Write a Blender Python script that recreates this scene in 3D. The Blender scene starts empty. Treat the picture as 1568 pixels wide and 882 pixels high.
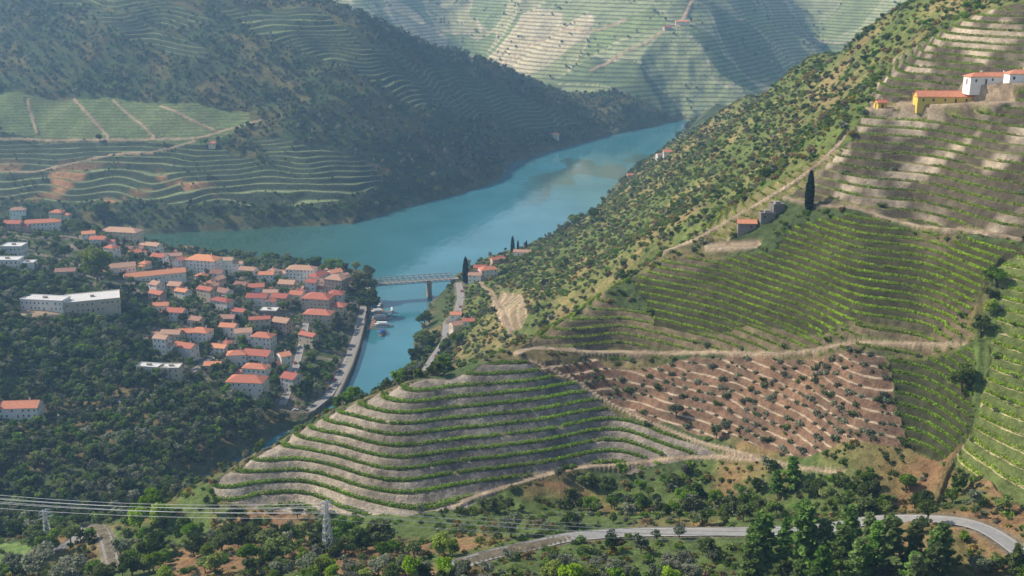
import bpy, math, random
import numpy as np
from mathutils import Vector, Matrix
random.seed(7); rng=np.random.default_rng(7)
scene=bpy.context.scene
F=1681.0; CZ=300.0; PITCH=math.atan(491/1681.0); cp,sp=math.cos(PITCH),math.sin(PITCH)
# ---------------------------------------------------------------- survey helpers
def ray(u,v):
    a=(441-v)/F; b=(u-784)/F
    return b, cp+a*sp, -sp+a*cp
def tS(u,v):
    b,dy,dz=ray(u,v); return b/dy, -dz/dy
def P(u,v,Y):
    t,s=tS(u,v); return (t,Y,CZ-s*Y)
def Zp(u,v,z):
    t,s=tS(u,v); return (t,(CZ-z)/s,z)
# ---------------------------------------------------------------- noise
TAB=rng.random((256,256))
def vn(x,y,s,seed=0):
    X=x/s+seed*17.31+500; Y=y/s+seed*9.77+500
    xi=np.floor(X).astype(np.int64); yi=np.floor(Y).astype(np.int64)
    fx=X-xi; fy=Y-yi; fx=fx*fx*(3-2*fx); fy=fy*fy*(3-2*fy)
    x0=xi&255; x1=(xi+1)&255; y0=yi&255; y1=(yi+1)&255
    return (TAB[x0,y0]*(1-fx)+TAB[x1,y0]*fx)*(1-fy)+(TAB[x0,y1]*(1-fx)+TAB[x1,y1]*fx)*fy
def fbm(x,y,s,seed=0,o=3):
    r=0;a=.5;n=0
    for i in range(o):
        r=r+a*vn(x,y,s/(2**i),seed+i*3); n+=a; a*=.5
    return r/n
# ---------------------------------------------------------------- control points of the relief
C=[]
cu=[250,330,450,600,850,950,1100,1240,1300,1430,1500,1568,1750]
cc=[418,416,419,408,417,421,405,380,366,354,338,330,315]
cfun=lambda u: float(np.interp(u,cu,cc))
crest=[(330,733),(395,692),(460,655),(520,622),(640,580),(740,556),(800,522),(860,488),(930,440),(1020,388),(1120,330),(1200,290),(1240,262),(1300,195),(1370,125),(1450,60),(1568,0),(1750,-60)]
cru=[c[0] for c in crest]; crv=[c[1] for c in crest]
for u,v in crest:
    t,s=tS(u,v); Yc=cfun(u)/(s+.5); C.append((t,Yc,CZ-s*Yc))
    if u<=930:
        for k,dz in ((1.12,20),(1.25,48)):
            Yb=Yc*k; C.append((t,Yb,max(8,CZ-s*Yb-dz)))
for u in [330,400,460,530,600,680,760,850,950,1020,1100,1180,1240,1300,1370,1430,1480,1520,1568,1680,1780]:
    v0=np.interp(u,cru,crv)
    v=v0+35
    foot=790 if u<1400 else 760
    while v<foot:
        t,s=tS(u,v); Yc=cfun(u)/(s+.5); C.append((t,Yc,CZ-s*Yc)); v+=48
for q in [(1000,785,368),(1150,785,360),(1300,785,345),(850,790,376),(700,800,388),(930,820,345),(700,860,320),(800,840,332),(1150,815,335),(1250,812,332),(1400,792,322),(1530,818,303),(1450,792,318),(1650,800,300),
          (930,875,312),(1200,880,305),(1500,875,285),(600,870,325),(300,870,345),(100,870,378),(0,870,388),(-120,870,395),(60,830,408),(140,818,405),(200,790,425),(250,768,428),(330,775,410),(450,795,398),(550,805,392),(420,830,375),(280,800,400),(500,850,345)]:
    C.append(P(*q))
for u in range(-200,1801,250):
    t=(u-784)/F/0.88
    C+= [(t,255,132),(t,200,158),(t,150,185),(t,110,205)]
for q in [(-150,775,22),(0,785,18),(100,772,20),(180,755,16),(250,735,12),(-150,700,35),(0,700,25),(100,700,20),(200,690,18),(300,650,18),(400,645,8),(-150,640,38),(0,640,26),(100,600,26),(200,600,25),(300,590,18),(400,605,12),(450,620,6),
          (-150,560,55),(0,560,42),(0,500,50),(100,500,40),(190,520,34),(200,440,36),(100,460,50),(0,430,62),(-150,430,75),(300,480,28),(380,470,22),(250,400,26),(330,400,15),(440,430,12),(480,440,10),(470,520,9),(520,440,12),(545,432,14),(560,429,16),(540,480,7),(560,470,5),
          (150,380,45),(60,365,52),(100,345,44),(0,345,60),(-150,345,60),(180,360,36),(330,540,16),(520,560,5),(500,605,4),(420,410,7),
          (700,424,16),(715,440,18),(690,480,14),(680,520,16),(655,560,18),(650,575,20),(700,540,30),(740,520,42),(760,480,48),(760,440,36),(800,470,58),(800,430,40),(740,410,14),(800,392,10),(850,372,10),(860,400,40)]:
    C.append(Zp(*q))
for q in [(900,400,880),(900,440,720),(1000,300,1010),(1000,340,860),(1000,370,700),(1100,220,960),(1100,290,760),(1150,250,745),(1200,150,900),(1250,180,750),(1300,110,810),(1300,150,725),(1400,70,700),(960,300,1180),(1030,240,1350),(1040,215,1600),
          (1400,-2,800),(1350,25,860),(1250,80,1000),(1150,140,1250),(1070,188,1650),(1500,-50,780),(1650,-90,800)]:
    C.append(P(*q))
for u,v,Y,z in [(1250,80,1250,120),(1400,0,1000,200),(1400,0,1500,50),(1150,140,1500,60),(1070,188,1850,8),(1250,80,1600,30),(1550,0,1100,220),(1550,0,1500,70),(1700,0,1300,120),(1700,0,1800,20),(1400,0,1900,10)]:
    C.append((tS(u,v)[0],Y,z))
shu=[-300,-100,230,400,540,640,700,765,800,850,940,1045]; shv=[346,350,358,350,343,312,298,273,248,230,206,188]
silu=[-300,450,560,700,780,850,930]; silv=[-60,-20,45,90,110,140,182]
for u in [-300,-180,-60,60,180,300,400,500,560,620,700,780,850]:
    bv=np.interp(u,shu,shv); t,s=tS(u,bv); Yb=300/s; k=295+.466*Yb
    sv=np.interp(u,silu,silv); v=bv-25
    while v>sv:
        t,s=tS(u,v); Y=k/(s+.466); C.append((t,Y,CZ-s*Y)); v-=42
    t,s=tS(u,sv); Y=k/(s+.466); C.append((t,Y,CZ-s*Y)); C.append((t,Y*1.1,(CZ-s*Y)*.8)); C.append((t,Y*1.22,max(10,(CZ-s*Y)*.35)))
C.append(P(930,182,2120))
ku=[-300,300,500,700,880,1060,1250,1400,1900]; kk=[1.05,1.0,.93,1.10,.93,.88,1.08,.98,1.0]
for u in [-300,-100,100,300,420,500,600,700,790,880,970,1060,1150,1250,1320,1400,1550,1750,1950]:
    k=float(np.interp(u,ku,kk))
    for v in [150,100,50,0,-50,-110]:
        if u<600 and v>50: continue
        t,s=tS(u,v); Y=(295+.3*2360*k)/(s+.3)*(1+ (k-1)*.5); C.append((t,Y,CZ-s*Y))
    t,s=tS(u,-110); C.append((t,5200,520)); C.append((t,6600,560))
RIV=[(-400,338),(-100,346),(230,358),(400,350),(540,343),(600,325),(640,312),(700,298),(750,283),(768,272),(782,250),(850,230),(940,206),(1000,194),(1045,184)]
RIV2=[(1052,197),(1030,218),(1005,243),(965,264),(935,292),(905,330),(860,352),(800,378),(745,393),(715,412),(694,425),(688,442),(655,468),(652,500),(632,530),(628,560),(600,588),(560,612),(500,660),(430,700),(330,745)]
RIV3=[(300,735),(400,680),(470,645),(515,615),(540,570),(557,515),(566,475),(570,445),(560,416),(520,409),(440,398),(340,388),(200,384),(0,380),(-400,372)]
W=lambda t,Y:(t*Y,Y)
rpoly=[W(*Zp(u,v,0)[:2]) for u,v in RIV]+[(1400,2200),(1400,2050)]+[W(*Zp(u,v,0)[:2]) for u,v in RIV2+RIV3]
for u,v in RIV+RIV2+RIV3: C.append(Zp(u,v,1.0))
C=np.array(C)
q=np.stack([C[:,0],np.log(C[:,1])],1); keep=[]
for i in range(len(C)):
    if all(np.hypot(*(q[i]-q[j]))>.006 for j in keep): keep.append(i)
C=C[keep]; q=q[keep]
def phi(r2): return np.sqrt(r2+.015**2)
A=phi(((q[:,None]-q[None])**2).sum(-1)); n=len(q)
Pm=np.column_stack([np.ones(n),q]); M=np.block([[A-np.eye(n)*.004,Pm],[Pm.T,np.zeros((3,3))]])
sol=np.linalg.solve(M,np.concatenate([C[:,2],np.zeros(3)]))
TM=.62
ct=np.linspace(-TM,TM,261); cl=np.linspace(math.log(110),math.log(6600),440)
CT,CL=np.meshgrid(ct,cl); Zc=np.zeros_like(CT)
for j in range(len(cl)):
    r2=(CT[j][:,None]-q[None,:,0])**2+(cl[j]-q[None,:,1])**2
    Zc[j]=phi(r2)@sol[:n]+sol[n]+sol[n+1]*CT[j]+sol[n+2]*cl[j]
# ---------------------------------------------------------------- fan grid
rows=np.concatenate([np.arange(112,240,3),np.arange(240,360,1.0),np.arange(360,640,.5),np.arange(640,760,.9),np.arange(760,1250,1.6),np.arange(1250,2150,2.4),np.arange(2150,3600,6),np.arange(3600,6500,20)])
NT=1120; ts=np.linspace(-TM,TM,NT); NR=len(rows)
fj=(np.log(rows)-cl[0])/(cl[1]-cl[0]); j0=np.clip(fj.astype(int),0,len(cl)-2); wj=(fj-j0)[:,None]
fi=(ts-ct[0])/(ct[1]-ct[0]); i0=np.clip(fi.astype(int),0,len(ct)-2); wi=(fi-i0)[None]
Zr=Zc[j0]*(1-wj)+Zc[j0+1]*wj
ZB=Zr[:,i0]*(1-wi)+Zr[:,i0+1]*wi
YY=np.repeat(rows[:,None],NT,1); XX=YY*ts[None]
def pip(X,Y,poly):
    ins=np.zeros(X.shape,bool); n=len(poly)
    for k in range(n):
        x1,y1=poly[k]; x2,y2=poly[(k+1)%n]
        if y1==y2: continue
        c=((y1>Y)!=(y2>Y)); ins^= c&(X<(x2-x1)*(Y-y1)/(y2-y1)+x1)
    return ins
sel=slice(int(np.searchsorted(rows,480)),int(np.searchsorted(rows,2500)))
Xs=XX[sel]+ (vn(XX[sel],YY[sel],14,3)-.5)*5; Ys=YY[sel]+(vn(XX[sel],YY[sel],17,4)-.5)*8
D=np.full(XX.shape,500.0,np.float32)
d2=np.full(Xs.shape,1e9)
for k in range(len(rpoly)):
    x1,y1=rpoly[k]; x2,y2=rpoly[(k+1)%len(rpoly)]; dx,dy=x2-x1,y2-y1; L=dx*dx+dy*dy+1e-9
    h=np.clip(((Xs-x1)*dx+(Ys-y1)*dy)/L,0,1)
    d2=np.minimum(d2,(Xs-x1-h*dx)**2+(Ys-y1-h*dy)**2)
d=np.sqrt(d2); ins=pip(Xs,Ys,rpoly); D[sel]=np.where(ins,-d,d)
far=np.clip((YY-1100)/1500,0,1)
am=np.clip(D/60,0,1)*(1.6+far*20)
nz=(fbm(XX,YY,60,1,3)-.5)*2
nb=(1-np.abs(2*fbm(XX,YY,330,5,3)-1)*1.6-.5)
ZB=ZB+am*nz*np.clip(1-far*.4,0,1)*np.where(YY>1100,.8,1)+np.clip((YY-2250)/700,0,1)*nb*75+np.clip((YY-1250)/300,0,1)*np.clip((2150-YY)/200,0,1)*np.clip(D/150,0,1)*nb*26
ZB=np.where(D<0,np.maximum(-4,D*.25)-.3,np.maximum(np.minimum(ZB,.6+D*.95),np.minimum(1.6,.2+D*.2)))
Z=ZB.copy()
def Hg(G,x,y):
    x=np.asarray(x,float); y=np.asarray(y,float); t=x/y
    jf=np.clip(np.interp(y,rows,np.arange(NR)),0,NR-1.001); tf=np.clip((t+TM)/(2*TM)*(NT-1),0,NT-1.001)
    j=jf.astype(int); i=tf.astype(int); a=jf-j; b=tf-i
    return (G[j,i]*(1-b)+G[j,i+1]*b)*(1-a)+(G[j+1,i]*(1-b)+G[j+1,i+1]*b)*a
def idx(x,y):
    j=np.clip(np.rint(np.interp(y,rows,np.arange(NR))).astype(int),0,NR-1); i=np.clip(np.rint((x/y+TM)/(2*TM)*(NT-1)).astype(int),0,NT-1); return j,i
def hit(u,v,G=None,water=True):
    G=Z if G is None else G
    t,s=tS(u,v); k=rows>235; Y=rows[k]; zr=CZ-s*Y; zt=Hg(G,t*Y,Y)
    if water: zt=np.maximum(zt,0)
    m=np.nonzero(zt>=zr)[0]
    if len(m)==0: return (t*3000,3000.0,float(Hg(G,t*3000,3000.)))
    m=m[0]
    if m>0:
        a=zr[m-1]-zt[m-1]; b=zt[m]-zr[m]; f=a/(a+b+1e-9); y=Y[m-1]+f*(Y[m]-Y[m-1])
    else: y=Y[0]
    return (t*y,y,float(CZ-s*y))
def H(x,y): return float(Hg(Z,x,y))
# ---------------------------------------------------------------- land use
REG=np.zeros(XX.shape,np.uint8)
HS=np.full(XX.shape,3.0,np.float32)
def region(rid,pix,h=3.0):
    w=[hit(u,v,ZB)[:2] for u,v in pix]
    ys=[p[1] for p in w]; tt=[p[0]/p[1] for p in w]
    a=max(0,np.searchsorted(rows,min(ys))-1); b=np.searchsorted(rows,max(ys))+1
    i=max(0,int((min(tt)+TM)/(2*TM)*(NT-1))-2); k=min(NT,int((max(tt)+TM)/(2*TM)*(NT-1))+3)
    xs=XX[a:b,i:k]; yy=YY[a:b,i:k]; m=pip(xs+(vn(xs,yy,11,91)-.5)*4,yy+(vn(xs,yy,11,92)-.5)*4,w)
    REG[a:b,i:k][m]=rid; HS[a:b,i:k][m]=h
T_l=(YY>1240)&(YY<2300)&(D>0)&(XX/YY<np.interp(YY,[1200,1400,1600,1800,2100,2300],[-.05,-.07,.0,.03,.1,.14]))
REG[T_l]=21
REG[(YY>2230)]=22; HS[YY>2230]=8
REG[(D<7)&(D>0)&(YY>520)]=24
region(23,[(240,400),(340,395),(440,408),(560,420),(562,470),(530,560),(480,630),(330,610),(250,590),(200,560),(230,480),(150,440),(0,400),(0,345),(150,345)])
region(1,[(318,742),(395,694),(460,657),(520,625),(640,584),(740,562),(790,552),(900,592),(1000,652),(1130,690),(1080,700),(900,712),(800,738),(715,778),(620,792),(450,787),(330,768)],2.7)
region(3,[(812,530),(850,492),(930,460),(1480,460),(1490,522),(1300,536),(1100,538),(900,538)],2.5)
region(2,[(866,486),(932,444),(1022,394),(1180,384),(1215,345),(1340,330),(1570,378),(1520,420),(1490,478),(1300,498),(1150,500),(1000,502)],2.4)
region(4,[(800,552),(900,548),(1100,545),(1350,548),(1370,600),(1395,690),(1230,705),(1120,672),(1000,640),(900,590)],2.6)
region(5,[(1352,548),(1490,528),(1495,600),(1488,660),(1440,705),(1397,690),(1372,600)],2.5)
region(6,[(1205,300),(1245,268),(1300,215),(1330,160),(1365,90),(1430,55),(1520,15),(1700,10),(1700,385),(1570,370),(1340,322)],3.3)
region(7,[(1455,715),(1500,640),(1520,560),(1530,400),(1720,380),(1720,800),(1568,770)],3.0)
region(8,[(-200,140),(0,143),(150,150),(380,172),(385,190),(300,225),(150,213),(-200,206)],3.2)
region(9,[(-200,212),(150,217),(330,225),(430,255),(500,262),(575,295),(500,315),(300,312),(120,310),(-200,305)],6.0)
region(9,[(370,205),(450,215),(540,238),(600,262),(570,290),(440,262),(400,235)],6.0)
region(10,[(560,70),(700,105),(800,150),(900,190),(830,205),(740,180),(640,165),(540,110),(400,60),(330,10),(480,10)],6.0)
region(10,[(-200,-30),(120,-20),(250,0),(330,30),(260,45),(150,10),(-200,-10)],6.0)
region(10,[(140,10),(230,40),(330,80),(300,95),(200,60),(120,30)],6.0)
region(11,[(745,470),(770,445),(800,450),(812,480),(795,505),(770,500)],3.5)
region(12,[(1010,388),(1120,318),(1200,275),(1260,235),(1290,230),(1240,272),(1150,340),(1100,378)],3.0)
region(13,[(-100,835),(30,830),(60,860),(20,880),(-100,880)],3.0)
PH=ZB/HS+np.where((REG==9)|(REG==10),(fbm(XX,YY,90,71,2)-.5)*4,0)+np.where(REG==4,(fbm(XX,YY,25,73,2)-.5)*.9,0)
fr=PH-np.floor(PH)
ter=np.isin(REG,[1,2,3,4,5,6,7,9,10,11,12])
g=np.clip((fr-.42)/.58,0,1); g=g*g*(3-2*g)
g6=np.clip((fr-.6)/.4,0,1); g6=g6*g6*(3-2*g6)
g=np.where(np.isin(REG,[2,3,5,6]),g6,g)
Z=np.where(ter,ZB+(g-fr)*HS*np.where(REG==9,1.,.9),Z)
Z=Z+np.where((YY<900)&(D>2)&~ter,(vn(XX,YY,3.2,9)-.5)*.9,0)+np.where(ter&(YY<700),(vn(XX,YY,1.6,11)-.5)*.3,0)
# ---------------------------------------------------------------- roads
WT=np.zeros(XX.shape,np.float32); ZT=np.zeros(XX.shape,np.float32); KIND=np.zeros(XX.shape,np.uint8)
ROADS=[]
def road(pix,w,kind,name,zoff=0,sm=21):
    p=np.array([hit(u,v,ZB) for u,v in pix])
    s=np.concatenate([[0],np.cumsum(np.hypot(np.diff(p[:,0]),np.diff(p[:,1])))])
    k=np.arange(0,s[-1],2.0); x=np.interp(k,s,p[:,0]); y=np.interp(k,s,p[:,1])
    def smo(a,n):
        n=min(n,(len(a)//2)*2-1)
        if n<3: return a
        return np.convolve(np.pad(a,n//2,mode='edge'),np.ones(n)/n,'valid')
    x=smo(x,7);y=smo(y,7); z=smo(np.maximum(Hg(ZB,x,y),1.8),sm)+zoff
    R=w/2+(2.6 if kind in (1,3) else 1.2)
    for X0,Y0,Z0 in zip(x,y,z):
        a=np.searchsorted(rows,Y0-R); b=np.searchsorted(rows,Y0+R)+1
        i=max(0,int(((X0-R)/Y0+TM)/(2*TM)*(NT-1))-1); e=min(NT,int(((X0+R)/Y0+TM)/(2*TM)*(NT-1))+3)
        dd=np.hypot(XX[a:b,i:e]-X0,YY[a:b,i:e]-Y0); ww=np.clip((R-dd)/(R-w/2-.4),0,1)
        m=ww>WT[a:b,i:e]
        WT[a:b,i:e][m]=ww[m]; ZT[a:b,i:e][m]=Z0; KIND[a:b,i:e][m]=kind
    ROADS.append((name,x,y,z,w,kind))
road([(690,868),(740,852),(800,838),(870,825),(940,818),(1000,815),(1150,813),(1250,812),(1330,802),(1400,790),(1450,791),(1490,801),(1530,820),(1568,850)],6,1,'paved_road')
road([(175,868),(168,848),(164,830),(158,815),(146,806),(132,808),(122,820),(95,838),(50,846)],4.5,1,'paved_road',0,15)
road([(432,622),(445,590),(456,550),(466,510),(472,475),(468,440)],5,1,'village_street')
road([(425,628),(470,632),(503,606),(530,558),(548,508),(560,462),(563,438)],6,1,'riverside_road',0,9)
road([(-60,655),(0,648),(70,640),(140,628),(190,612),(230,604),(290,572),(330,545)],4.5,1,'village_street')
road([(702,432),(706,455),(700,478),(684,495),(682,520),(662,550),(650,572)],5.5,1,'riverside_road')
road([(790,545),(808,528),(860,535),(960,538),(1100,538),(1250,538),(1400,528),(1490,515)],2.6,2,'dirt_track')
road([(1420,785),(1440,745),(1455,710),(1490,655),(1500,600),(1505,540),(1495,480),(1510,430),(1545,385)],1.4,4,'footpath')
road([(1300,195),(1275,232),(1220,278),(1180,300),(1120,335),(1060,370),(1015,392)],2.4,2,'dirt_track')
road([(1568,368),(1450,350),(1340,326),(1260,316),(1200,300)],2.0,2,'dirt_track')
road([(690,778),(720,762),(800,736),(900,711),(1000,702),(1090,698),(1180,700)],1.6,2,'dirt_track')
road([(800,545),(880,580),(960,630),(1040,665),(1130,692),(1200,712),(1300,720)],.9,2,'dirt_track')
road([(-60,215),(60,214),(200,215),(300,212),(340,200),(400,183)],4.5,2,'dirt_track')
road([(-60,262),(60,262),(150,240),(240,232),(300,215)],4,2,'dirt_track')
road([(785,512),(775,490),(762,465),(750,445),(735,430)],3,2,'dirt_track')
for a_,b_ in [((40,150),(58,206)),((112,150),(168,212)),((172,152),(238,212)),((245,162),(330,200))]:
    road([a_,((a_[0]+b_[0])/2,(a_[1]+b_[1])/2),b_],3,2,'dirt_track')
road([(1060,0),(1040,40),(990,65),(940,90),(905,110)],9,2,'dirt_track')
road([(720,95),(770,100),(830,60),(900,50),(960,30)],8,2,'dirt_track')
road([(1395,158),(1450,158),(1530,152)],15,3,'yard',0,61)
road([(1488,131),(1530,126),(1580,124)],12,3,'yard',0,61)
road([(1340,165),(1360,165)],9,3,'yard')
road([(1090,378),(1130,376),(1160,372)],8,3,'yard')
road([(40,476),(100,476),(165,468)],26,3,'yard',0,61)
ww=WT*WT*(3-2*WT); Z=Z*(1-ww)+ZT*ww
# ---------------------------------------------------------------- colours
CA=np.zeros(XX.shape+(3,),np.float32); CB=np.zeros_like(CA); ST=np.zeros(XX.shape,np.float32)
n1=fbm(XX,YY,40,21,3)[...,None]; n2=vn(XX,YY,9,22)[...,None]
def mixc(a,b,f): return np.array(a)*(1-f)+np.array(b)*f
CA[:]=mixc((.07,.10,.035),(.17,.14,.065),np.clip((n1-.46)*5,0,1))
m=(YY<420); rr=mixc((.10,.14,.04),(.27,.15,.08),np.clip((n1-.48)*6,0,1)*.85); CA[m]=rr[m]
m=(YY>560)&(YY<1700)&(XX>-40)&(REG==0); rr=mixc((.12,.155,.04),(.27,.21,.09),np.clip((n1-.44)*4,0,1)*np.clip(n2*1.4,0,1)); CA[m]=rr[m]
m=REG==21; rr=mixc((.05,.08,.03),(.13,.12,.045),np.clip((n1-.42)*4,0,1)); CA[m]=rr[m]
def setr(r,a,b,st):
    m=REG==r
    CA[m]=a if not isinstance(a,np.ndarray) else a[m]
    CB[m]=b if not isinstance(b,np.ndarray) else b[m]; ST[m]=st
cen=np.clip((XX+75)/60,0,1)[...,None]  # sunlit left nose against shaded centre, painted into the bank colour
setr(1,mixc(mixc((.44,.37,.28),(.30,.25,.19),np.clip((n2-.2)*1.6,0,1)),mixc((.30,.255,.21),(.16,.14,.12),np.clip((n2-.2)*1.6,0,1)),cen),(.13,.14,.05),1)
setr(2,mixc((.06,.06,.028),(.16,.13,.08),np.clip((n1-.5)*6,0,1)),(.10,.12,.03),1)
setr(3,mixc((.22,.17,.10),(.10,.09,.05),n2),(.13,.15,.045),1)
setr(4,mixc((.24,.145,.09),(.12,.085,.06),n2),mixc((.52,.42,.30),(.36,.27,.17),n1),1)
setr(5,(.06,.065,.03),(.10,.13,.03),1)
setr(6,mixc((.10,.085,.055),(.40,.33,.24),np.clip((fbm(XX,YY,14,81,2)[...,None]-.46)*5,0,1)),mixc((.12,.16,.035),(.24,.20,.09),n2),1)
setr(7,(.12,.15,.045),(.48,.40,.23),1)
setr(8,mixc((.12,.18,.065),(.18,.21,.09),n1),(.07,.10,.035),.6)
redm=np.clip((fbm(XX,YY,48,31,3)-.5)*9,0,1)[...,None]*np.clip((66-ZB)/16,0,1)[...,None]*np.clip((fbm(XX,YY,150,35,1)[...,None]-.35)*5,0,1)
setr(9,mixc((.055,.075,.04),(.40,.22,.11),redm),mixc((.20,.25,.12),(.12,.15,.06),redm),1)  # dark bank tone is painted shadow on the risers; orange is soil
setr(10,(.055,.08,.035),(.18,.22,.09),.95)
setr(11,(.26,.20,.12),(.46,.37,.23),1)
setr(12,(.20,.18,.075),(.38,.34,.16),1)
setr(13,(.12,.20,.05),(.17,.22,.07),.7)
setr(23,mixc((.07,.10,.035),(.22,.19,.15),np.clip((n2-.45)*4,0,1)),(.1,.1,.05),0)
setr(24,mixc((.05,.08,.03),(.14,.13,.07),n2),(.1,.1,.05),0)
m=REG==22
wx=(XX+300*(fbm(XX,YY,260,41,3)-.5)+.35*YY)/150; wy=(YY+520*(fbm(XX,YY,300,43,3)-.5)-.3*XX)/260
cid=(np.floor(wx).astype(int)*7+np.floor(wy).astype(int)*13)%17
pal=np.array([(.29,.35,.19),(.20,.27,.13),(.46,.44,.31),(.25,.31,.16),(.17,.24,.11),(.34,.37,.22),(.27,.32,.17),(.19,.26,.12),(.42,.41,.28),(.26,.32,.17),(.15,.21,.10),(.32,.35,.2),(.30,.28,.19),(.21,.28,.12),(.40,.40,.26),(.18,.25,.11),(.29,.34,.17)])
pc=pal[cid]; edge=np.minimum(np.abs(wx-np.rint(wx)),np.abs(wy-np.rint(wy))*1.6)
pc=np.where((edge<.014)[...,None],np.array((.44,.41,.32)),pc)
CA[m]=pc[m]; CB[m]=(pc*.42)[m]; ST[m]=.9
rm=np.clip((WT-.45)*5,0,1)[...,None]*np.isin(KIND,[2,3])[...,None]
rc=mixc((.42,.33,.22),(.26,.20,.14),n2)
CA=CA*(1-rm)+rc*rm; ST=ST*(1-rm[...,0])
rm=(np.clip((WT-.3)*3,0,1)*(KIND==1))[...,None]; CA=CA*(1-rm)+np.array((.17,.145,.10))*rm; ST=ST*(1-rm[...,0])
# ---------------------------------------------------------------- mesh helpers
def fastmesh(name,v,f,smooth=False):
    me=bpy.data.meshes.new(name); v=np.ascontiguousarray(v,np.float32); f=np.ascontiguousarray(f,np.int32)
    k=f.shape[1]
    me.vertices.add(len(v)); me.vertices.foreach_set('co',v.ravel())
    me.loops.add(f.size); me.loops.foreach_set('vertex_index',f.ravel())
    me.polygons.add(len(f)); me.polygons.foreach_set('loop_start',np.arange(0,f.size,k,dtype=np.int32))
    me.update(calc_edges=True)
    me.polygons.foreach_set('use_smooth',np.full(len(f),smooth))
    return me
def link(name,me,mats=()):
    o=bpy.data.objects.new(name,me); scene.collection.objects.link(o)
    for m in mats: me.materials.append(m)
    return o
def newmat(name):
    m=bpy.data.materials.new(name); m.use_nodes=True; nt=m.node_tree; nt.nodes.clear()
    out=nt.nodes.new('ShaderNodeOutputMaterial'); return m,nt,out
def N(nt,t,**k):
    n=nt.nodes.new(t)
    for a,b in k.items():
        if a.startswith('i_'): n.inputs[a[2:].replace('_',' ')].default_value=b
        else: setattr(n,a,b)
    return n
def mathn(nt,op,a,b=None,c=None):
    n=nt.nodes.new('ShaderNodeMath'); n.operation=op
    for i,x in enumerate((a,b,c)):
        if x is None: continue
        if isinstance(x,(int,float)): n.inputs[i].default_value=x
        else: nt.links.new(x,n.inputs[i])
    return n.outputs[0]
def noise(nt,vec,scale,det=3,rough=.6):
    n=N(nt,'ShaderNodeTexNoise'); n.inputs['Scale'].default_value=scale; n.inputs['Detail'].default_value=det; n.inputs['Roughness'].default_value=rough
    if vec is not None: nt.links.new(vec,n.inputs['Vector'])
    return n.outputs['Fac']
def maprange(nt,x,a,b,c,d):
    n=N(nt,'ShaderNodeMapRange'); nt.links.new(x,n.inputs[0])
    for i,k in enumerate((a,b,c,d)): n.inputs[i+1].default_value=k
    return n.outputs[0]
def mixcol(nt,f,a,b,mode='MIX'):
    n=nt.nodes.new('ShaderNodeMix'); n.data_type='RGBA'; n.blend_type=mode
    for sock,x in ((n.inputs[0],f),(n.inputs[6],a),(n.inputs[7],b)):
        if isinstance(x,(int,float)): sock.default_value=x
        elif isinstance(x,tuple): sock.default_value=(*x,1) if len(x)==3 else x
        else: nt.links.new(x,sock)
    return n.outputs[2]
def principled(nt,out,col,rough=.9,bump=None,bd=.1,spec=.2):
    b=N(nt,'ShaderNodeBsdfPrincipled'); b.inputs['Roughness'].default_value=rough; b.inputs['Specular IOR Level'].default_value=spec
    if isinstance(col,tuple): b.inputs['Base Color'].default_value=(*col,1)
    else: nt.links.new(col,b.inputs['Base Color'])
    if bump is not None:
        bm=N(nt,'ShaderNodeBump'); bm.inputs['Distance'].default_value=bd; nt.links.new(bump,bm.inputs['Height']); nt.links.new(bm.outputs[0],b.inputs['Normal'])
    nt.links.new(b.outputs[0],out.inputs['Surface']); return b
def simple(name,c1,c2,scale=.5,rough=.85,spec=.2,rand=0.0):
    m,nt,out=newmat(name); g=N(nt,'ShaderNodeNewGeometry')
    f=maprange(nt,noise(nt,g.outputs['Position'],scale,4),.3,.7,0,1)
    c=mixcol(nt,f,c1,c2)
    if rand:
        oi=N(nt,'ShaderNodeObjectInfo'); hv=N(nt,'ShaderNodeHueSaturation'); nt.links.new(c,hv.inputs['Color'])
        nt.links.new(maprange(nt,oi.outputs['Random'],0,1,1-rand,1+rand),hv.inputs['Value'])
        nt.links.new(maprange(nt,oi.outputs['Random'],0,1,.5-rand*.05,.5+rand*.05),hv.inputs['Hue']); c=hv.outputs[0]
    principled(nt,out,c,rough,spec=spec); return m
tm,nt,out=newmat('terrain')
ge=N(nt,'ShaderNodeNewGeometry'); pos=ge.outputs['Position']
def attr(n,o='Color'):
    a=N(nt,'ShaderNodeAttribute'); a.attribute_name=n; return a.outputs[o]
big=noise(nt,pos,.03,3); med=noise(nt,pos,.25,4,.65); fin=noise(nt,pos,1.3,3,.7)
ph=mathn(nt,'ADD',attr('ph','Fac'),mathn(nt,'MULTIPLY',mathn(nt,'SUBTRACT',med,.5),.24))
frc=mathn(nt,'FRACT',ph); lim=attr('bd','Fac')
mk=maprange(nt,mathn(nt,'SUBTRACT',frc,lim),-.06,.06,1,0); mk=mathn(nt,'MULTIPLY',mk,maprange(nt,frc,0,.06,0,1))
mk=mathn(nt,'MULTIPLY',mk,attr('st','Fac'))
col=mixcol(nt,mk,attr('ca'),attr('cb'))
k=mathn(nt,'MULTIPLY',maprange(nt,med,.25,.75,.5,1.5),mathn(nt,'MULTIPLY',maprange(nt,fin,.25,.75,.6,1.4),maprange(nt,big,.3,.7,.78,1.22)))
kc=N(nt,'ShaderNodeCombineColor'); [nt.links.new(k,kc.inputs[i]) for i in range(3)]
col=mixcol(nt,1.0,col,kc.outputs[0],'MULTIPLY')
principled(nt,out,col,.95,mathn(nt,'ADD',fin,med),.5,.1)
vid=np.arange(NR*NT).reshape(NR,NT)
quads=np.stack([vid[:-1,:-1],vid[:-1,1:],vid[1:,1:],vid[1:,:-1]],-1).reshape(-1,4)
me=fastmesh('terrain',np.stack([XX,YY,Z],-1).reshape(-1,3),quads,True)
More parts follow.
